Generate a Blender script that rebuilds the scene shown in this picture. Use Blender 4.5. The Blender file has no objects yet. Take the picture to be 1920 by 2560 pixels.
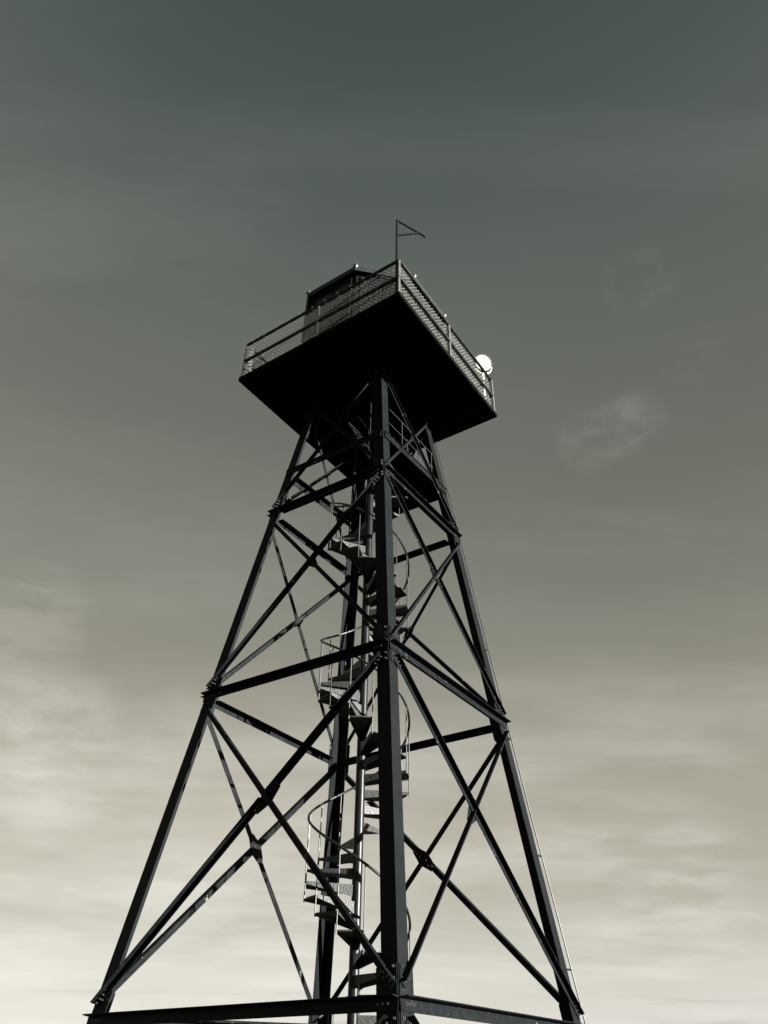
import bpy, bmesh, math, random
from mathutils import Vector, Matrix
random.seed(4)
R = math.radians
C = bpy.context.scene.collection
sc = bpy.context.scene

# ------------------------------------------------------------------ camera
Z0 = 2.237                                   # height of the lowest visible belt above the ground
yaw, pitch, roll, fpx = 0.606179866, 0.633383831, 0.019740781, 1929.76
camloc = Vector((-9.80496, -7.21085, -0.63711 + Z0))
fw = Vector((math.cos(pitch)*math.cos(yaw), math.cos(pitch)*math.sin(yaw), math.sin(pitch)))
rt = Vector((math.sin(yaw), -math.cos(yaw), 0)); up = rt.cross(fw)
r2 = math.cos(roll)*rt + math.sin(roll)*up
u2 = -math.sin(roll)*rt + math.cos(roll)*up
cd = bpy.data.cameras.new('camera'); cam = bpy.data.objects.new('camera', cd); C.objects.link(cam)
cam.matrix_world = Matrix(((r2.x, u2.x, -fw.x, camloc.x), (r2.y, u2.y, -fw.y, camloc.y), (r2.z, u2.z, -fw.z, camloc.z), (0, 0, 0, 1)))
cd.sensor_fit = 'VERTICAL'; cd.sensor_height = 36; cd.lens = 36*fpx/2560
cd.clip_start = .05; cd.clip_end = 20000
sc.camera = cam

# ------------------------------------------------------------------ light
SUN_EL, SUN_AZ = 11.0, -82.0                 # azimuth measured counter-clockwise from +X
sdir = Vector((math.cos(R(SUN_EL))*math.cos(R(SUN_AZ)), math.cos(R(SUN_EL))*math.sin(R(SUN_AZ)), math.sin(R(SUN_EL))))
sl = bpy.data.lights.new('sun', 'SUN'); sl.energy = 5; sl.angle = R(.5); sl.color = (1, .975, .92)
so = bpy.data.objects.new('sun', sl); C.objects.link(so); so.rotation_euler = sdir.to_track_quat('Z', 'Y').to_euler()
sc.view_settings.view_transform = 'Standard'; sc.view_settings.look = 'None'
sc.view_settings.exposure = 2.8; sc.view_settings.gamma = 1

w = bpy.data.worlds.new('World'); sc.world = w; w.use_nodes = True
nt = w.node_tree; N = nt.nodes; L = nt.links
for n in list(N): N.remove(n)
def nd(t, **k):
    n = N.new(t)
    for a, b in k.items(): setattr(n, a, b)
    return n
def mth(op, a, b=None, clamp=False):
    n = nd('ShaderNodeMath', operation=op, use_clamp=clamp)
    for i, v in enumerate((a, b)):
        if v is None: continue
        if isinstance(v, (int, float)): n.inputs[i].default_value = v
        else: L.new(v, n.inputs[i])
    return n.outputs[0]
out = nd('ShaderNodeOutputWorld'); bg = nd('ShaderNodeBackground'); L.new(bg.outputs[0], out.inputs[0])
bg.inputs[1].default_value = 0.05
tc = nd('ShaderNodeTexCoord'); sep = nd('ShaderNodeSeparateXYZ'); L.new(tc.outputs['Generated'], sep.inputs[0])
el = mth('DIVIDE', mth('ARCSINE', sep.outputs[2]), math.pi/2)           # 0 horizon .. 1 zenith
def lin(c): c /= 255; return c/12.92 if c <= .04045 else ((c+.055)/1.055)**2.4
stops = [(1.5, (228, 225, 216)), (5, (218, 215, 204)), (8, (199, 196, 183)), (11, (190, 186, 171)), (15.5, (175, 171, 155)), (20, (160, 157, 143)),
         (24, (146, 144, 131)), (30, (129, 129, 119)), (36, (117, 119, 110)), (44.5, (106, 110, 103)), (55.7, (92, 99, 94)), (63, (79, 88, 85)), (70, (70, 80, 78)), (90, (55, 65, 64))]
def ramp(stops, src):
    r = nd('ShaderNodeValToRGB'); e = r.color_ramp.elements
    while len(e) > 1: e.remove(e[-1])
    for i, (a, c) in enumerate(stops):
        x = e[0] if i == 0 else e.new(a/90)
        x.position = a/90; x.color = (*[lin(v) for v in c], 1)
    L.new(src, r.inputs[0]); return r.outputs[0]
base = ramp(stops, el)
# thin cloud: noise laid on a flat layer overhead (direction / height)
hz = mth('ADD', sep.outputs[2], .10)
def hdot(x, y): return mth('ADD', mth('MULTIPLY', sep.outputs[0], x), mth('MULTIPLY', sep.outputs[1], y))
CA = R(-49)                                                              # the direction the cloud streets run
px = mth('DIVIDE', hdot(math.cos(CA), math.sin(CA)), hz); py = mth('DIVIDE', hdot(-math.sin(CA), math.cos(CA)), hz)
comb = nd('ShaderNodeCombineXYZ'); L.new(px, comb.inputs[0]); L.new(py, comb.inputs[1])
def noise(scale, rot, sc3, det=6, rough=.55, dist=.3, loc=(0, 0, 0)):
    mp = nd('ShaderNodeMapping'); mp.inputs['Rotation'].default_value = (0, 0, rot); mp.inputs['Scale'].default_value = sc3
    mp.inputs['Location'].default_value = loc
    L.new(comb.outputs[0], mp.inputs[0])
    n = nd('ShaderNodeTexNoise'); n.inputs['Scale'].default_value = scale; n.inputs['Detail'].default_value = det
    n.inputs['Roughness'].default_value = rough; n.inputs['Distortion'].default_value = dist
    L.new(mp.outputs[0], n.inputs[0]); return n.outputs[0]
def mr(src, a, b, c, d, clamp=True):
    n = nd('ShaderNodeMapRange'); n.clamp = clamp; n.interpolation_type = 'SMOOTHSTEP'
    for i, v in enumerate((a, b, c, d)): n.inputs[i+1].default_value = v
    L.new(src, n.inputs[0]); return n.outputs[0]
n1 = noise(.55, 0, (.8, 1.0, 1), 4, .5, .4)
n2 = noise(1.7, 0, (.42, 1.0, 1), 7, .58, .5, (3, 1, 0))
n3 = noise(3.2, 0, (.4, 1.2, 1), 7, .6, .4, (7, 5, 0))
low = mr(el, .02, .42, 1, .12)                                          # cloud thickens towards the horizon
c1 = mth('MULTIPLY', mr(n1, .40, .68, 0, .34), low)
c2 = mth('MULTIPLY', mr(n2, .45, .72, 0, .36), low)
patch = mth('MULTIPLY', mr(n3, .56, .76, 0, .26), mr(el, .40, .62, 1, 0))
d1 = mth('MULTIPLY', mr(n2, .28, .46, .16, 0), low)
amt = mth('ADD', mth('ADD', c1, c2), mth('MULTIPLY', patch, .15))
def wisp(u, v, deg, gain, src, lo, hi):                                  # a single small cloud in a given part of the sky
    global amt
    d = (fw*fpx+r2*(u-960)-u2*(v-1280)).normalized()
    dp = nd('ShaderNodeVectorMath', operation='DOT_PRODUCT'); L.new(tc.outputs['Generated'], dp.inputs[0]); dp.inputs[1].default_value = d
    m_ = mr(dp.outputs['Value'], math.cos(R(deg)), math.cos(R(deg*.15)), 0, gain)
    amt = mth('ADD', amt, mth('MULTIPLY', m_, mr(src, lo, hi, 0, 1)))
def noise_d(scale, loc, st=(1, 1, 1.9), rough=.58):                                 # puffs laid on the dome itself
    mp = nd('ShaderNodeMapping'); mp.inputs['Location'].default_value = loc; mp.inputs['Scale'].default_value = st; L.new(tc.outputs['Generated'], mp.inputs[0])
    n = nd('ShaderNodeTexNoise'); n.inputs['Scale'].default_value = scale; n.inputs['Detail'].default_value = 9
    n.inputs['Roughness'].default_value = rough; n.inputs['Distortion'].default_value = .25; L.new(mp.outputs[0], n.inputs[0]); return n.outputs[0]
n4 = noise_d(20, (2, 1, 0)); n5 = noise_d(5.5, (5, 3, 1)); n6 = noise_d(8, (1, 7, 1), (1, 1, 5), .55)
wisp(1470, 1100, 2.8, .06, n4, .30, .70)
wisp(1540, 1070, 2.6, .07, n4, .30, .70)
wisp(1600, 1035, 2.2, .06, n4, .30, .70)
wisp(1730, 890, 2.8, .025, n4, .42, .72)
wisp(1600, 690, 3.0, .035, n4, .42, .72)
wisp(40, 1860, 7, .24, n5, .32, .62)
wisp(150, 1900, 6, .16, n5, .32, .62)
wisp(60, 1560, 5, .12, n6, .36, .62)
wisp(440, 1830, 4, .12, n5, .35, .62)
wisp(120, 2300, 12, .17, n6, .38, .62)
wisp(700, 2420, 12, .24, n6, .38, .62)
wisp(1600, 2400, 12, .20, n6, .38, .62)
wisp(1650, 2230, 6, .16, n6, .38, .62)
cl = nd('ShaderNodeMix', data_type='RGBA'); L.new(amt, cl.inputs[0]); L.new(base, cl.inputs[6]); cl.inputs[7].default_value = (.86, .84, .77, 1)
dk = nd('ShaderNodeMix', data_type='RGBA'); L.new(d1, dk.inputs[0]); L.new(cl.outputs[2], dk.inputs[6]); dk.inputs[7].default_value = (.18, .19, .175, 1)
# daylight sky model, toned to grey, gives the gentle change from one side of the sky to the other
sky = nd('ShaderNodeTexSky', sky_type='NISHITA'); sky.sun_disc = False
sky.sun_elevation = R(SUN_EL); sky.sun_rotation = R(90-SUN_AZ); sky.air_density = 1; sky.dust_density = 1
bw = nd('ShaderNodeRGBToBW'); L.new(sky.outputs[0], bw.inputs[0])
side = mr(bw.outputs[0], 0, 12, .95, 1.10)
lefty = mr(hdot(-math.sin(yaw), math.cos(yaw)), -.45, .45, -.05, .09)     # the veil of haze is thicker on that side
side = mth('MULTIPLY', side, mth('ADD', 1.0, mth('MULTIPLY', lefty, mr(el, .42, .72, 1, 0))))
vm = nd('ShaderNodeVectorMath', operation='SCALE'); L.new(dk.outputs[2], vm.inputs[0])
L.new(mth('MULTIPLY', side, 2.87), vm.inputs['Scale'])                    # strength .05, exposure +2.8
L.new(vm.outputs[0], bg.inputs[0])

# ------------------------------------------------------------------ materials
def mat(name, base, rough=.5, spec=.5, metal=0, var=.35, bump=.15, scale=9, chips=None, chip_amt=.68, chip_col=(.30, .30, .27), knurl=None):
    m = bpy.data.materials.new(name); m.use_nodes = True; t = m.node_tree; b = t.nodes['Principled BSDF']
    b.inputs['Metallic'].default_value = metal; b.inputs['Specular IOR Level'].default_value = spec
    co = t.nodes.new('ShaderNodeTexCoord')
    n = t.nodes.new('ShaderNodeTexNoise'); n.inputs['Scale'].default_value = scale; n.inputs['Detail'].default_value = 8; n.inputs['Roughness'].default_value = .65
    t.links.new(co.outputs['Object'], n.inputs[0])
    r = t.nodes.new('ShaderNodeValToRGB'); r.color_ramp.elements[0].position = .3; r.color_ramp.elements[1].position = .72
    r.color_ramp.elements[0].color = (*[c*(1-var) for c in base], 1); r.color_ramp.elements[1].color = (*[c*(1+var) for c in base], 1)
    t.links.new(n.outputs[0], r.inputs[0]); col = r.outputs[0]
    if chips:
        c = t.nodes.new('ShaderNodeTexNoise'); c.inputs['Scale'].default_value = chips; c.inputs['Detail'].default_value = 9; c.inputs['Roughness'].default_value = .7
        t.links.new(co.outputs['Object'], c.inputs[0])
        cr = t.nodes.new('ShaderNodeMapRange'); cr.inputs[1].default_value = chip_amt; cr.inputs[2].default_value = chip_amt+.03
        t.links.new(c.outputs[0], cr.inputs[0])
        mx = t.nodes.new('ShaderNodeMix'); mx.data_type = 'RGBA'; t.links.new(cr.outputs[0], mx.inputs[0]); t.links.new(col, mx.inputs[6])
        mx.inputs[7].default_value = (*chip_col, 1); col = mx.outputs[2]
    t.links.new(col, b.inputs['Base Color'])
    rr = t.nodes.new('ShaderNodeMapRange'); rr.inputs[3].default_value = rough-.1; rr.inputs[4].default_value = rough+.12
    t.links.new(n.outputs[0], rr.inputs[0]); t.links.new(rr.outputs[0], b.inputs['Roughness'])
    h = n.outputs[0]
    if knurl:
        v = t.nodes.new('ShaderNodeTexVoronoi'); v.inputs['Scale'].default_value = knurl
        t.links.new(co.outputs['Object'], v.inputs[0]); h = v.outputs[0]
    bp = t.nodes.new('ShaderNodeBump'); bp.inputs['Strength'].default_value = .38 if knurl else bump; bp.inputs['Distance'].default_value = .012
    t.links.new(h, bp.inputs['Height']); t.links.new(bp.outputs[0], b.inputs['Normal'])
    return m
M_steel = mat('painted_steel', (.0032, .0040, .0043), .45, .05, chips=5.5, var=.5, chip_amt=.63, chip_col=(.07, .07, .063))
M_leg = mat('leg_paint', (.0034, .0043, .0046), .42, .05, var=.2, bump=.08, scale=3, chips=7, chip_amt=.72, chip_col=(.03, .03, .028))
M_deck = mat('deck_underside', (.002, .0022, .0022), .8, .02, bump=.1)
M_tread = mat('checker_plate', (.024, .025, .0235), .45, .15, var=.4, knurl=40)
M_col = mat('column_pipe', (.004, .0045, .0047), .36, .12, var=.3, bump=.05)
M_rod = mat('galvanised_rod', (.016, .0165, .0155), .35, .2)
M_rail = mat('handrail_paint', (.005, .0056, .0058), .35, .2)
M_post = mat('galvanised_post', (.045, .046, .043), .4, .3)
M_wire = mat('galvanised_wire', (.095, .095, .087), .4, .3, var=.3)
M_cabin = mat('cabin_paint', (.0022, .0024, .0024), .7, .05, scale=5)
M_fascia = mat('roof_fascia', (.012, .0135, .013), .5, .2)
M_white = mat('white_enamel', (.42, .42, .39), .35, .3, var=.04, bump=.02)
M_bolt = mat('bolt_heads', (.030, .031, .029), .3, .4, bump=0)  # paler than the painted steel: the highlights on the heads are put into the colour
M_globe = mat('weathered_globe', (.03, .03, .027), .35, .3, var=.4, bump=.1)
M_lamp = mat('searchlight_shell', (.012, .0125, .012), .45, .3)
M_glass = mat('window_glass', (.004, .0045, .0045), .12, .15, bump=0)
M_ground = mat('gravelly_ground', (.035, .033, .029), .9, .2, scale=1.3, bump=.8)
M_conc = mat('concrete', (.28, .27, .25), .85, .2, scale=4, bump=.3)

# ------------------------------------------------------------------ helpers
def empty(name, loc=(0, 0, 0), label=None, cat=None, group=None):
    o = bpy.data.objects.new(name, None); C.objects.link(o); o.location = loc; o.empty_display_size = .2
    if label: o['label'] = label
    if cat: o['category'] = cat
    if group: o['group'] = group
    return o
def obj(name, bm, m, parent=None, smooth=False, label=None):
    bmesh.ops.recalc_face_normals(bm, faces=bm.faces)
    me = bpy.data.meshes.new(name); two = any(f.material_index for f in bm.faces)
    bm.to_mesh(me); bm.free(); me.materials.append(m)
    if two: me.materials.append(M_bolt)
    if smooth:
        for p in me.polygons: p.use_smooth = True
        try: me.set_sharp_from_angle(angle=R(40))
        except Exception: pass
    o = bpy.data.objects.new(name, me); C.objects.link(o)
    if parent:
        o.parent = parent
        if parent.parent is None: o.matrix_parent_inverse = Matrix.Translation(-Vector(parent.location))   # meshes are written in world metres
    if label: o['label'] = label
    return o
def V(*a): return Vector(a)
def hexa(bm, bot, top):
    b = [bm.verts.new(p) for p in bot]; t = [bm.verts.new(p) for p in top]; n = len(b)
    bm.faces.new(list(reversed(b))); bm.faces.new(t)
    for i in range(n): bm.faces.new((b[i], b[(i+1) % n], t[(i+1) % n], t[i]))
def box(bm, x0, x1, y0, y1, z0, z1):
    hexa(bm, [V(x0, y0, z0), V(x1, y0, z0), V(x1, y1, z0), V(x0, y1, z0)], [V(x0, y0, z1), V(x1, y0, z1), V(x1, y1, z1), V(x0, y1, z1)])
def sect(bm, A, B, prof, u, v, u_b=None):
    hexa(bm, [A+u*p+v*q for p, q in prof], [B+u*p+v*q for p, q in prof])
def tube(bm, pts, r, n=8, cap=True):
    rings = []
    pts = [Vector(p) for p in pts]
    t = (pts[1]-pts[0]).normalized(); a = t.orthogonal().normalized()
    for i, p in enumerate(pts):
        if i == 0: tt = pts[1]-pts[0]
        elif i == len(pts)-1: tt = pts[-1]-pts[-2]
        else: tt = (pts[i+1]-p).normalized()+(p-pts[i-1]).normalized()
        tt.normalize(); a = (a-tt*a.dot(tt)).normalized(); b = tt.cross(a)
        rings.append([bm.verts.new(p+r*(math.cos(2*math.pi*k/n)*a+math.sin(2*math.pi*k/n)*b)) for k in range(n)])
    for i in range(len(rings)-1):
        for k in range(n): bm.faces.new((rings[i][k], rings[i][(k+1) % n], rings[i+1][(k+1) % n], rings[i+1][k]))
    if cap: bm.faces.new(list(reversed(rings[0]))); bm.faces.new(rings[-1])
def bolt(bm, p, n, r=.016, h=.019):
    nf = len(bm.faces)
    a = n.orthogonal().normalized(); b = n.cross(a)
    bot = [p+r*(math.cos(k*math.pi/3)*a+math.sin(k*math.pi/3)*b) for k in range(6)]
    hexa(bm, bot, [q+n*h*.7 for q in bot])
    bot2 = [p+n*h*.7+.5*r*(math.cos(k*math.pi/3)*a+math.sin(k*math.pi/3)*b) for k in range(6)]
    hexa(bm, bot2, [q+n*h*.9 for q in bot2])
    bm.faces.ensure_lookup_table()
    for f in bm.faces[nf:]: f.material_index = 1
def lathe(bm, c, ax, prof, n=24):
    ax = ax.normalized(); a = ax.orthogonal().normalized(); b = ax.cross(a); rings = []
    for r, h in prof:
        if r < 1e-6: rings.append([bm.verts.new(c+ax*h)])
        else: rings.append([bm.verts.new(c+ax*h+r*(math.cos(2*math.pi*k/n)*a+math.sin(2*math.pi*k/n)*b)) for k in range(n)])
    for i in range(len(rings)-1):
        p, q = rings[i], rings[i+1]
        for k in range(n):
            k2 = (k+1) % n
            if len(p) == 1 and len(q) == 1: continue
            if len(p) == 1: bm.faces.new((p[0], q[k], q[k2]))
            elif len(q) == 1: bm.faces.new((p[k], p[k2], q[0]))
            else: bm.faces.new((p[k], p[k2], q[k2], q[k]))

# ------------------------------------------------------------------ ground
bm = bmesh.new()
n = 40
for i in range(n+1):
    for j in range(n+1):
        x = (i/n*2-1); y = (j/n*2-1); x = math.copysign(abs(x)**2.5, x)*4000; y = math.copysign(abs(y)**2.5, y)*4000
        r = math.hypot(x, y); bm.verts.new((x, y, 0 if r < 14 else .25*math.sin(x*.21)*math.cos(y*.17)-.15*min(1, (r-14)/20)))
bm.verts.ensure_lookup_table()
for i in range(n):
    for j in range(n):
        a = i*(n+1)+j; bm.faces.new([bm.verts[k] for k in (a, a+n+1, a+n+2, a+1)])
g = obj('ground', bm, M_ground); g['kind'] = 'structure'

# ------------------------------------------------------------------ steel tower
K = .12739
def s_at(z): return 2.30-K*(z-Z0)
SG = {'N': (-1, -1), 'R': (1, -1), 'F': (1, 1), 'L': (-1, 1)}
def corner(c, z): s = s_at(z); return V(SG[c][0]*s, SG[c][1]*s, z)
Cz = {'N': Z0+.02, 'L': Z0-.06, 'R': Z0-.01, 'F': Z0+.07}
Bz = {'N': Z0+4.267, 'L': Z0+4.255, 'R': Z0+4.244, 'F': Z0+4.20}
Az = {'N': Z0+7.947, 'L': Z0+7.958, 'R': Z0+7.947, 'F': Z0+7.95}
Dz = {'N': Z0+8.97, 'L': Z0+9.02, 'R': Z0+9.09, 'F': Z0+9.12}
ZP = Z0+10.915                                # underside of the lookout deck
Tz = {k: ZP-.02 for k in 'NLRF'}
Gz = {k: -2.2 for k in 'NLRF'}
tower = empty('lookout_tower', (0, 0, 0), 'tall dark four-legged steel lattice tower with crossed bracing carrying a square lookout deck', 'tower')
LW, LT = .205, .016
for c in 'NLRF':
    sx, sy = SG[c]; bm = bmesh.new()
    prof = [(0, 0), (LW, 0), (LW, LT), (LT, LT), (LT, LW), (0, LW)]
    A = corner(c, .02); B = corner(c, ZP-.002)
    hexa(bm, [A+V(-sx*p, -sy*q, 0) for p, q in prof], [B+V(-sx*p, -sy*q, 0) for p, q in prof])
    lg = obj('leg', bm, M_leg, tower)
    # weld seam / cover at a splice
    zs = Z0+6.25; bm = bmesh.new()
    A = corner(c, zs); B = corner(c, zs+.018); pr = [(-.004, -.004), (LW+.002, -.004), (LW+.002, .001), (.001, .001), (.001, LW+.002), (-.004, LW+.002)]
    hexa(bm, [A+V(-sx*p, -sy*q, 0) for p, q in pr], [B+V(-sx*p, -sy*q, 0) for p, q in pr])
    obj('weld_seam', bm, M_steel, lg)
FACES = [('N', 'L', V(-1, 0, 0)), ('N', 'R', V(0, -1, 0)), ('L', 'F', V(0, 1, 0)), ('R', 'F', V(1, 0, 0))]
GT = .012
def member(bm, A, B, n, w, h, t=.011, lift=0, inner=0, inset=.24, lay=0):
    """angle bar from A to B on a face with outward normal n; flat leg below its upper edge, standing leg out from the upper edge"""
    d = (B-A).normalized(); p = n.cross(d)
    if p.z > 0: p = -p
    p.normalize()
    A = A+n*(GT+.001+lay)-p*lift; B = B+n*(GT+.001+lay)-p*lift
    prof = [(0, 0), (w, 0), (w, t), (t, t), (t, h), (0, h)]
    sect(bm, A, B, prof, p, n)
    if inner:
        A2 = A+d*inset-n*(GT+.001); B2 = B-d*inset-n*(GT+.001)
        sect(bm, A2, B2, [(0.002, GT-.0005), (t, GT-.0005), (t, -inner), (.002, -inner)], p, n)
def plate(bm, pts, n, t=GT, off=.0015):
    hexa(bm, [q+n*off for q in pts], [q+n*(off+t-.0015) for q in pts])
def face_normal(n0): return (n0+V(0, 0, K)).normalized()
levels = [Gz, Cz, Bz, Az]
dims = {0: (.095, .09), 1: (.085, .082), 2: (.072, .070), 3: (.062, .055)}
def on_face(c1, c2, z1m, f, z):
    """point on the face plane between leg c1 and c2, f = fraction from c1"""
    return corner(c1, z).lerp(corner(c2, z), f)
for fi, (a, b, n0) in enumerate(FACES):
    n = face_normal(n0)
    hdir = (corner(b, 5)-corner(a, 5)).normalized()
    updir = n.cross(hdir)
    if updir.z < 0: updir = -updir
    # horizontal belts
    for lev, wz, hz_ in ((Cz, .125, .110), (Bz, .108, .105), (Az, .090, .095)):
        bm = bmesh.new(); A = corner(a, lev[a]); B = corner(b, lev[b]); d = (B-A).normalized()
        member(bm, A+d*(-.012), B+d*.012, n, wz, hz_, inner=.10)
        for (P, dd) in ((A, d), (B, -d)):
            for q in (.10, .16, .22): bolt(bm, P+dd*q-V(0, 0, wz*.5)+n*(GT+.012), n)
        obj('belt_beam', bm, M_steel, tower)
    bm = bmesh.new(); A = corner(a, Dz[a]); B = corner(b, Dz[b]); d = (B-A).normalized()
    # landing beams lie between the legs, behind their flanges
    member(bm, A+d*.02, B-d*.02, n, .15, .03, inner=.09, inset=.22); obj('landing_beam', bm, M_steel, tower)
    # crossed diagonals, panel by panel
    panels = [(Gz, Cz, 0), (Cz, Bz, 1), (Bz, Az, 2), (Az, Tz, 3)]
    for lo, hi, k in panels:
        w_, h_ = dims[k]
        la = .14; top_gap = .30 if k < 3 else .03
        up_o, dn_o = .05, (.13 if k < 3 else 0)
        A0, B0 = corner(a, lo[a]+up_o), corner(b, lo[b]+up_o); A1, B1 = corner(a, hi[a]-dn_o), corner(b, hi[b]-dn_o)
        def inset(P, Q, e1, e2):
            d = (Q-P).normalized(); return P+d*e1, Q-d*e2
        low_in = .075
        hi_in = .11 if k < 3 else .06
        first = (fi in (0, 2)) != (k == 2 or (k == 3 and fi in (0, 2)))
        whole = (A0, B1) if first else (B0, A1)
        split = (B0, A1) if first else (A0, B1)
        P, Q = inset(*whole, low_in, hi_in)
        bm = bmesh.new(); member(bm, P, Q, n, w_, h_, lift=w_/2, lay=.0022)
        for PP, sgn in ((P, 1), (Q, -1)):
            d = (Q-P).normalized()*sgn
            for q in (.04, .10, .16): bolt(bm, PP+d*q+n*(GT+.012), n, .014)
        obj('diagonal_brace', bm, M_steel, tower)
        # crossing point of the diagonals
        d1 = whole[1]-whole[0]; d2 = split[1]-split[0]; r = whole[0]-split[0]
        cr = d1.cross(d2); tt = (split[0]-whole[0]).cross(d2).dot(cr)/cr.dot(cr); X = whole[0]+d1*tt
        dd1 = d1.normalized(); dd2 = d2.normalized()
        for E in split:
            d = (E-X).normalized(); e_in = low_in if E.z < X.z else hi_in
            gap = w_*.5/abs(dd1.cross(dd2).length)+.018
            P2 = X+d*gap; Q2 = E-d*e_in
            bm = bmesh.new(); member(bm, P2, Q2, n, w_, h_, lift=w_/2, lay=.0022)
            for q in (.04, .10, .16):
                if k < 3: bolt(bm, P2+d*q+n*(GT+.012), n, .014)
                bolt(bm, Q2-d*q+n*(GT+.012), n, .014)
            obj('diagonal_brace', bm, M_steel, tower)
        # plate at the crossing
        sz = {0: .25, 1: .235, 2: .15, 3: .11}[k]; hw = w_*.64
        s2 = dd2 if dd2.z > 0 else -dd2; s1 = dd1 if dd1.z > 0 else -dd1
        pp2 = n.cross(s2).normalized()
        pts = [X+s2*sz+pp2*hw, X+s1*(sz*.30)*(1 if s1.dot(pp2) > 0 else -1)+pp2*hw*.9, X-s2*sz+pp2*hw,
               X-s2*sz-pp2*hw, X-s1*(sz*.30)*(1 if s1.dot(pp2) > 0 else -1)-pp2*hw*.9, X+s2*sz-pp2*hw]
        bm = bmesh.new(); plate(bm, pts, n)
        nb = n*-1
        for q in (-.85, -.6, -.25, .25, .6, .85):
            bolt(bm, X+s2*sz*q+pp2*hw*.35*(1 if q*10 % 2 > 1 else -1)+n*.001, nb, .014)
        obj('gusset_plate', bm, M_steel, tower)
# node plates: one on either flange of every leg at every belt
for c in 'NLRF':
    for a, b, n0 in FACES:
        if c not in (a, b): continue
        o_ = b if c == a else a; n = face_normal(n0)
        for li, lev in enumerate((Cz, Bz, Az)):
            z = lev[c]; P = corner(c, z); hd = (corner(o_, z)-P).normalized()
            ud = (corner(c, z+1)-P).normalized()
            W = (.262, .262, .20)[li]; H = (.30, .29, .20)[li]
            pts = [P+hd*.012+ud*H*1.0, P+hd*W*.86+ud*H, P+hd*W+ud*H*.85, P+hd*W-ud*H*.85, P+hd*W*.86-ud*H*1.05, P+hd*.012-ud*H*1.05]
            bm = bmesh.new(); plate(bm, pts, n)
            for hq in (.045, .15):
                for vq in (.9, .55, -.62, -.95): bolt(bm, P+hd*(hq*(1 if li < 2 else .8))+ud*H*vq+n*GT, n)
            obj('gusset_plate', bm, M_steel, tower)
# lookout deck
DX0, DX1, DY0, DY1 = -2.285, 1.578, -2.246, 1.723
bm = bmesh.new(); box(bm, DX0+.03, DX1-.03, DY0+.03, DY1-.03, ZP+.03, ZP+.085)
x = DX0+.35
while x < DX1-.2: box(bm, x, x+.06, DY0+.035, DY1-.035, ZP+.004, ZP+.029); x += .48
dk_ = obj('deck_floor', bm, M_deck, tower)
for (x0, x1, y0, y1) in ((DX0, DX1, DY0, DY0+.028), (DX0, DX1, DY1-.028, DY1), (DX0, DX0+.028, DY0+.0285, DY1-.0285), (DX1-.028, DX1, DY0+.0285, DY1-.0285)):
    bm = bmesh.new(); box(bm, x0, x1, y0, y1, ZP, ZP+.10); obj('deck_rim', bm, M_deck, tower)
# landing below the deck
zl = Z0+9.075
sL = s_at(zl)-.03
bm = bmesh.new()
poly = [(-.95, -sL), (sL, -sL), (sL, sL), (.62, sL), (.30, .30), (.30, -.62), (-.95, -.80)]
hexa(bm, [V(x, y, zl-.035) for x, y in poly], [V(x, y, zl) for x, y in poly])
ld = obj('landing_floor', bm, M_deck, tower)
bm = bmesh.new()
for zz in (.36, .72):
    tube(bm, [V(-.85, -sL+.03, zl+zz), V(.75, -sL+.03, zl+zz)], .007, 6)
for x in (-.4, .2, .7): tube(bm, [V(x, -sL+.03, zl), V(x, -sL+.03, zl+.72)], .008, 6)
obj('landing_rail', bm, M_rod, tower)
bm = bmesh.new()
for dx in (0, .42):
    tube(bm, [V(-.45+dx, -.35, zl+.1), V(-.45+dx, .45, ZP)], .011, 6); tube(bm, [V(-.45+dx, -.35, zl+.1), V(-.45+dx, -.30, zl+.9), V(-.45+dx, .20, ZP-.05)], .008, 6)
for i in range(1, 7):
    f = i/7; tube(bm, [V(-.45, -.35+.8*f, zl+.1+(ZP-zl-.1)*f), V(-.03, -.35+.8*f, zl+.1+(ZP-zl-.1)*f)], .009, 6)
obj('hatch_ladder', bm, M_rail, tower)
for c in 'NLRF':
    bm = bmesh.new(); P = corner(c, .1); sx, sy = SG[c]
    box(bm, P.x-.35-sx*.1, P.x+.35-sx*.1, P.y-.35-sy*.1, P.y+.35-sy*.1, -.3, .12); obj('concrete_footing', bm, M_conc, tower)

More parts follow.
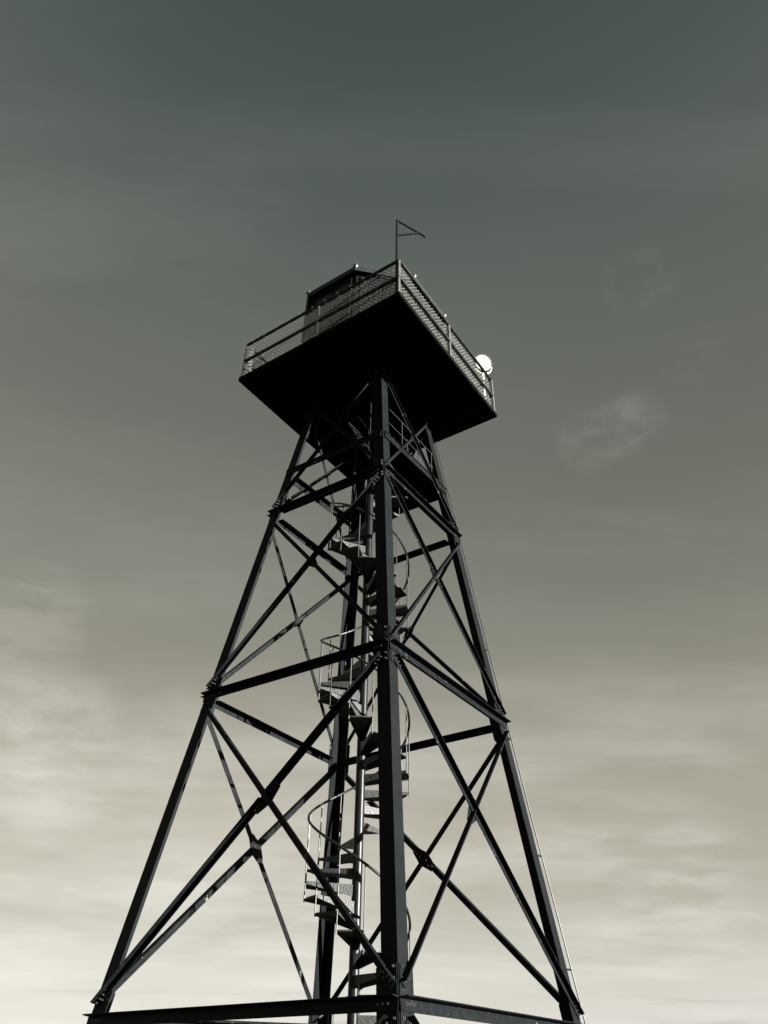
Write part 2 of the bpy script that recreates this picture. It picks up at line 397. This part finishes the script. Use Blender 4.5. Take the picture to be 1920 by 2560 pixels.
# ------------------------------------------------------------------ spiral staircase
AX = V(.0328, -.0449, 0); RS = .755; RC = .073; A0_ = 216.07
stair = empty('spiral_staircase', (AX.x, AX.y, 0), 'dark spiral staircase winding round one round column up the middle of the tower', 'staircase')
bm = bmesh.new(); tube(bm, [AX+V(0, 0, 0), AX+V(0, 0, Z0+9.35)], RC, 28); obj('center_column', bm, M_col, stair, True)
ST, RISE = 27.45, .2246
def pol(ang, r, z): a = R(A0_+ang); return V(AX.x+r*math.cos(a), AX.y+r*math.sin(a), z)
def tread_mesh():
    bm = bmesh.new(); h = 14.6; n = 8; tk = .02
    inn = [(-h*.0+(-38+76*i/4), RC+.001) for i in range(5)]
    # plate outline: column arc then outer arc
    tip0, tip1 = -h, h
    P = [(math.cos(R(a))*r, math.sin(R(a))*r) for a, r in inn] + [(math.cos(R(h-2*h*i/n))*RS, math.sin(R(h-2*h*i/n))*RS) for i in range(n+1)]
    hexa(bm, [V(x, y, 0) for x, y in P], [V(x, y, tk) for x, y in P])
    for sgn, d0 in ((1, .135), (-1, .105)):
        a0 = V(math.cos(R(38*sgn))*(RC+.004), math.sin(R(38*sgn))*(RC+.004), 0); a1 = V(math.cos(R(h*sgn))*(RS-.004), math.sin(R(h*sgn))*(RS-.004), 0)
        d = (a1-a0).normalized(); nn = V(-d.y, d.x, 0)*sgn
        i0, i1 = a0-nn*.008, a1-nn*.008
        hexa(bm, [a0+V(0, 0, -d0), a1+V(0, 0, -.018), i1+V(0, 0, -.018), i0+V(0, 0, -d0)],
                 [a0+V(0, 0, tk-.003)+nn*.002, a1+V(0, 0, tk-.003)+nn*.002, i1+V(0, 0, -.0005), i0+V(0, 0, -.0005)])
    # sleeve round the column
    me = bmesh.new()
    return bm
tm = None
J0, J1 = -12, 36
for j in range(J0, J1+1):
    ang = -5.2-ST*j; z = Z0+.915+RISE*j
    if tm is None:
        o = obj('tread', tread_mesh(), M_tread, stair); tm = o
        o.matrix_parent_inverse = Matrix.Identity(4)
    else:
        o = tm.copy(); C.objects.link(o); o.parent = stair
    o.location = (0, 0, z); o.rotation_euler = (0, 0, R(A0_+ang))
for j in range(J0, J1+1):
    ang = -5.2-ST*j-14.0; z = Z0+.915+RISE*j
    bm = bmesh.new(); zt = Z0+.915+RISE*(j+.51)+.925
    tube(bm, [pol(ang, RS+.008, z-.03), pol(ang, RS+.008, zt)], .0095, 6)
    obj('baluster', bm, M_rod, stair)
bm = bmesh.new()
pts = []
for i in range((J1-J0)*6+1):
    j = J0+i/6; pts.append(pol(-5.2-ST*j, RS+.008, Z0+.915+RISE*j+.935))
tube(bm, pts, .019, 8); obj('handrail', bm, M_rail, stair, True)

# ------------------------------------------------------------------ railing round the deck
zr = Z0+12.02; zd = ZP+.10
rx0, rx1, ry0, ry1 = DX0+.045, DX1-.045, DY0+.045, DY1-.045
rail = empty('deck_railing', (rx0, ry0, zd), 'pipe guard railing with chain-link mesh round the edge of the square lookout deck', 'railing')
cor = [(rx0, ry0), (rx1, ry0), (rx1, ry1), (rx0, ry1)]
for zz, r, nm in ((zr, .033, 'top_rail'), (zd+(zr-zd)*.50, .033, 'middle_rail')):
    for i in range(4):
        (xa, ya), (xb, yb) = cor[i], cor[(i+1) % 4]
        bm = bmesh.new(); tube(bm, [V(xa, ya, zz), V(xb, yb, zz)], r, 10)
        obj(nm, bm, M_rail, rail, True)
for i in range(4):
    (xa, ya), (xb, yb) = cor[i], cor[(i+1) % 4]
    for f in (0, .5):
        x, y = xa+(xb-xa)*f, ya+(yb-ya)*f
        bm = bmesh.new(); tube(bm, [V(x, y, zd-.04), V(x, y, zr+.005)], .029, 12)
        lathe(bm, V(x, y, zd), V(0, 0, 1), [(0, .012), (.055, .012), (.055, 0), (0, 0)], 12)
        obj('post', bm, M_post, rail, True)
PITCH, WR = .088, .0042
for i in range(4):
    (xa, ya), (xb, yb) = cor[i], cor[(i+1) % 4]
    a = V(xa, ya, 0); d = V(xb-xa, yb-ya, 0); Ln = d.length; d.normalize(); nin = V(-d.y, d.x, 0)
    H = zr-zd-.05; bm = bmesh.new(); off = nin*.040
    def wire(p, q): tube(bm, [p, q], WR, 4, False)
    def zz_(s, kk): return zd+.03
    slope = 1.15                         # height gained per metre along
    x = -H/slope
    while x < Ln:
        s0 = max(x, 0); s1 = min(x+H/slope, Ln)
        if s1-s0 > .01:
            z0 = zd+.02+(s0-x)*slope; z1 = zd+.02+(s1-x)*slope
            wire(a+d*s0+off+V(0, 0, z0), a+d*s1+off+V(0, 0, z1))
            wire(a+d*s0+off*1.25+V(0, 0, zd+.02+H-(z0-zd-.02)), a+d*s1+off*1.25+V(0, 0, zd+.02+H-(z1-zd-.02)))
        x += PITCH
    # wire ties
    s = .18
    while s < Ln-.1:
        for zq in (zr, zd+(zr-zd)*.5):
            c0 = a+d*s+V(0, 0, zq); rr = .038
            tube(bm, [c0+nin*(rr*math.cos(t))+V(0, 0, rr*math.sin(t)) for t in [k*math.pi/4 for k in range(9)]], .004, 4)
        s += .32
    obj('chain_link_mesh', bm, M_wire, rail)

# ------------------------------------------------------------------ cabin
cx, cy = -.26, -.16; ap_r, ap_w = 1.545, 1.46
ze = Z0+13.33
cabin = empty('guard_cabin', (cx, cy, zd-.015), 'black eight-sided guard cabin with low roof standing on the lookout deck', 'cabin')
def octa(ap, z, sc_=1): 
    r = ap/math.cos(R(22.5))*sc_
    return [V(cx+r*math.cos(R(22.5+45*k)), cy+r*math.sin(R(22.5+45*k)), z) for k in range(8)]
bm = bmesh.new(); hexa(bm, octa(ap_w, ZP+.086), octa(ap_w, ze-.05)); wall = obj('wall', bm, M_cabin, cabin)
ow = octa(ap_w+.003, 0)
for k in range(8):
    p, q = ow[k], ow[(k+1) % 8]; d = (q-p).normalized(); nn = V(d.y, -d.x, 0); Lk = (q-p).length
    zb, zt = zd+1.02, ze-.22
    fr = bmesh.new()
    def slab(bmm, s0, s1, z0, z1, o0, o1):
        hexa(bmm, [p+d*s0+nn*o0+V(0, 0, z0), p+d*s1+nn*o0+V(0, 0, z0), p+d*s1+nn*o1+V(0, 0, z0), p+d*s0+nn*o1+V(0, 0, z0)],
                  [p+d*s0+nn*o0+V(0, 0, z1), p+d*s1+nn*o0+V(0, 0, z1), p+d*s1+nn*o1+V(0, 0, z1), p+d*s0+nn*o1+V(0, 0, z1)])
    slab(fr, .10, Lk-.10, zb-.05, zb, 0, .03); slab(fr, .10, Lk-.10, zt, zt+.05, 0, .03)
    slab(fr, .10, .15, zb+.001, zt-.001, 0, .03); slab(fr, Lk-.15, Lk-.10, zb+.001, zt-.001, 0, .03); slab(fr, Lk/2-.02, Lk/2+.02, zb+.001, zt-.001, 0, .028)
    f_ = obj('window_frame', fr, M_cabin, cabin)
    gl = bmesh.new(); slab(gl, .151, Lk-.151, zb+.002, zt-.002, .002, .012); obj('window_pane', gl, M_glass, f_)
bm = bmesh.new(); hexa(bm, octa(ap_r, ze-.048), octa(ap_r, ze+.0))
top = octa(ap_r-.02, ze+.002); tv = [bm.verts.new(v) for v in top]; ctop = bm.verts.new(V(cx, cy, ze+.34))
for k in range(8): bm.faces.new((tv[k], tv[(k+1) % 8], ctop))
bm.faces.new(list(reversed(tv)))
roof = obj('roof', bm, M_cabin, cabin)
of = octa(ap_r+.004, 0); oi = octa(ap_r+.028, 0)
for k in range(8):
    bm = bmesh.new(); kk = (k+1) % 8
    for (za, zb2, e) in ((-.10, -.028, 0), (-.018, .03, .01)):
        v = [of[k]+V(0, 0, ze+za), of[kk]+V(0, 0, ze+za), oi[kk]+V(0, 0, ze+za), oi[k]+V(0, 0, ze+za)]
        hexa(bm, v, [q+V(0, 0, zb2-za) for q in v])
    obj('roof_fascia', bm, M_fascia, roof)
kn = octa(ap_r, ze+.05)
for k in (3, 4, 5, 6):
    bm = bmesh.new()
    lathe(bm, kn[k], V(0, 0, 1), [(0, -.07), (.036, -.07), (.04, -.03), (.058, -.012), (.062, .008), (.056, .034), (.038, .05), (.018, .059), (0, .061)], 20)
    obj('roof_globe', bm, M_globe, cabin, True)

# ------------------------------------------------------------------ flag bracket
def at(u, v, z=None, hd=None):
    d = fw*fpx+r2*(u-960)-u2*(v-1280); d.normalize()
    return camloc+d*((z-camloc.z)/d.z)
pb = V(-2.225, -2.14, 0); ptop = Z0+13.41
fb = empty('flag_bracket', (pb.x, pb.y, zd), 'thin upright pipe with a triangular empty flag arm rising above the near deck corner', 'flagpole')
bm = bmesh.new(); tube(bm, [V(pb.x, pb.y, zd), V(pb.x, pb.y, ptop)], .027, 10)
for zz in (zr, zd+.5):
    box(bm, pb.x-.035, pb.x+.035, pb.y-.09, pb.y+.03, zz-.015, zz+.015)
obj('pole', bm, M_rail, fb, True)
zj = Z0+13.41-.52
Pj = V(pb.x, pb.y, zj); Pt = V(pb.x, pb.y, ptop-.02)
qa, qb = at(1003, 591, zj), at(1048, 585, zj)
Ptip = Pj+(at(1060, 593, zj-.05)-qa)*1.2
bm = bmesh.new(); tube(bm, [Pt, Ptip], .021, 8); obj('diagonal_arm', bm, M_rail, fb, True)
Pm = Pt.lerp(Ptip, .80)
bm = bmesh.new(); tube(bm, [Pj, Pm], .019, 8); obj('lower_arm', bm, M_rod, fb, True)
bm = bmesh.new(); lathe(bm, Ptip, V(0, 0, 1), [(0, -.035), (.02, -.03), (.026, -.01), (.02, .01), (0, .015)], 12); obj('pulley', bm, M_rail, fb, True)

# ------------------------------------------------------------------ searchlight
lc = V(1.40, -2.105, Z0+12.52)
sl_ = empty('searchlight', (1.40, -2.02, zd), 'round searchlight with a white face on a yoke above the right end of the railing', 'searchlight')
ax = V(-.58, -.72, -.30).normalized()
bm = bmesh.new(); lathe(bm, lc, ax, [(0, -.30), (.07, -.295), (.14, -.25), (.18, -.16), (.195, -.06), (.198, .0), (.215, .0), (.215, .028), (.196, .028), (.196, .008), (0, .008)], 32)
hs = obj('housing', bm, M_lamp, sl_, True)
bm = bmesh.new(); lathe(bm, lc, ax, [(0, .036), (.10, .030), (.19, .016), (.19, .009), (0, .009)], 32); obj('face', bm, M_white, hs, True)
bm = bmesh.new(); sd = ax.cross(V(0, 0, 1)).normalized(); ud = sd.cross(ax).normalized()
for t in (20, 95, 160, 215, 325):
    c0 = lc+.222*(math.cos(R(t))*sd+math.sin(R(t))*ud); dd = (c0-lc).normalized()
    tube(bm, [c0-ax*.03, c0+dd*.012, c0+ax*.035], .008, 6)
obj('clamp', bm, M_lamp, hs)
bm = bmesh.new(); hh = V(sd.x, sd.y, 0).normalized(); lc2 = lc-ax*.08
tube(bm, [lc2+hh*.235*math.cos(R(t))+V(0, 0, .30*math.sin(R(t))) for t in range(0, -181, -15)], .017, 8)
obj('yoke', bm, M_white, sl_, True)
bm = bmesh.new(); base_ = lc2+V(0, 0, -.30)
tube(bm, [base_, V(base_.x, base_.y, zd+.10)], .03, 10)
for t in (30, 150, 270):
    tube(bm, [V(base_.x, base_.y, zd+.35), V(base_.x+.12*math.cos(R(t)), base_.y+.12*math.sin(R(t)), zd+.005)], .014, 8)
obj('pedestal', bm, M_white, sl_, True)

# ------------------------------------------------------------------ conduit on the right leg, lamp on the near leg
cond = empty('conduit', (s_at(0), -s_at(0), 0), 'thin cable conduit clipped along the outside of the right leg', 'conduit')
def cpt(z, o): P = corner('R', z); return P+V(o*.9, -.035, 0)
bm = bmesh.new(); zz = [.1, 1.5, 2.3, 3.1, 3.9, 4.6, 5.6, 6.8, 8.2, 9.6, 11, 12.6]
oo = [.16, .10, .085, .08, .07, .045, .03, .03, .028, .028, .028, .028]
tube(bm, [cpt(z, o) for z, o in zip(zz, oo)], .011, 8); obj('pipe', bm, M_rod, cond, True)
for z, o in ((2.9, .075), (4.4, .05), (6.2, .03), (7.8, .028), (9.2, .028)):
    bm = bmesh.new(); P = cpt(z, o+.015); Q = corner('R', z)+V(-.02, -.018, 0)
    tube(bm, [P, Q], .012, 6); obj('clip', bm, M_steel, cond)
lp = empty('globe_lamp', (-.62, -.62, Z0+9.55), 'small white globe lamp under the deck just behind the near leg', 'lamp')
gp = V(-.55, -.42, Z0+9.62)
bm = bmesh.new(); lathe(bm, gp, V(0, 0, 1), [(0, -.045), (.03, -.035), (.045, 0), (.03, .035), (0, .045)], 16); obj('globe', bm, M_white, lp, True)
bm = bmesh.new(); tube(bm, [gp+V(0, 0, .03), gp+V(0, 0, .12), V(gp.x, gp.y, ZP)], .012, 8); obj('stem', bm, M_rail, lp)
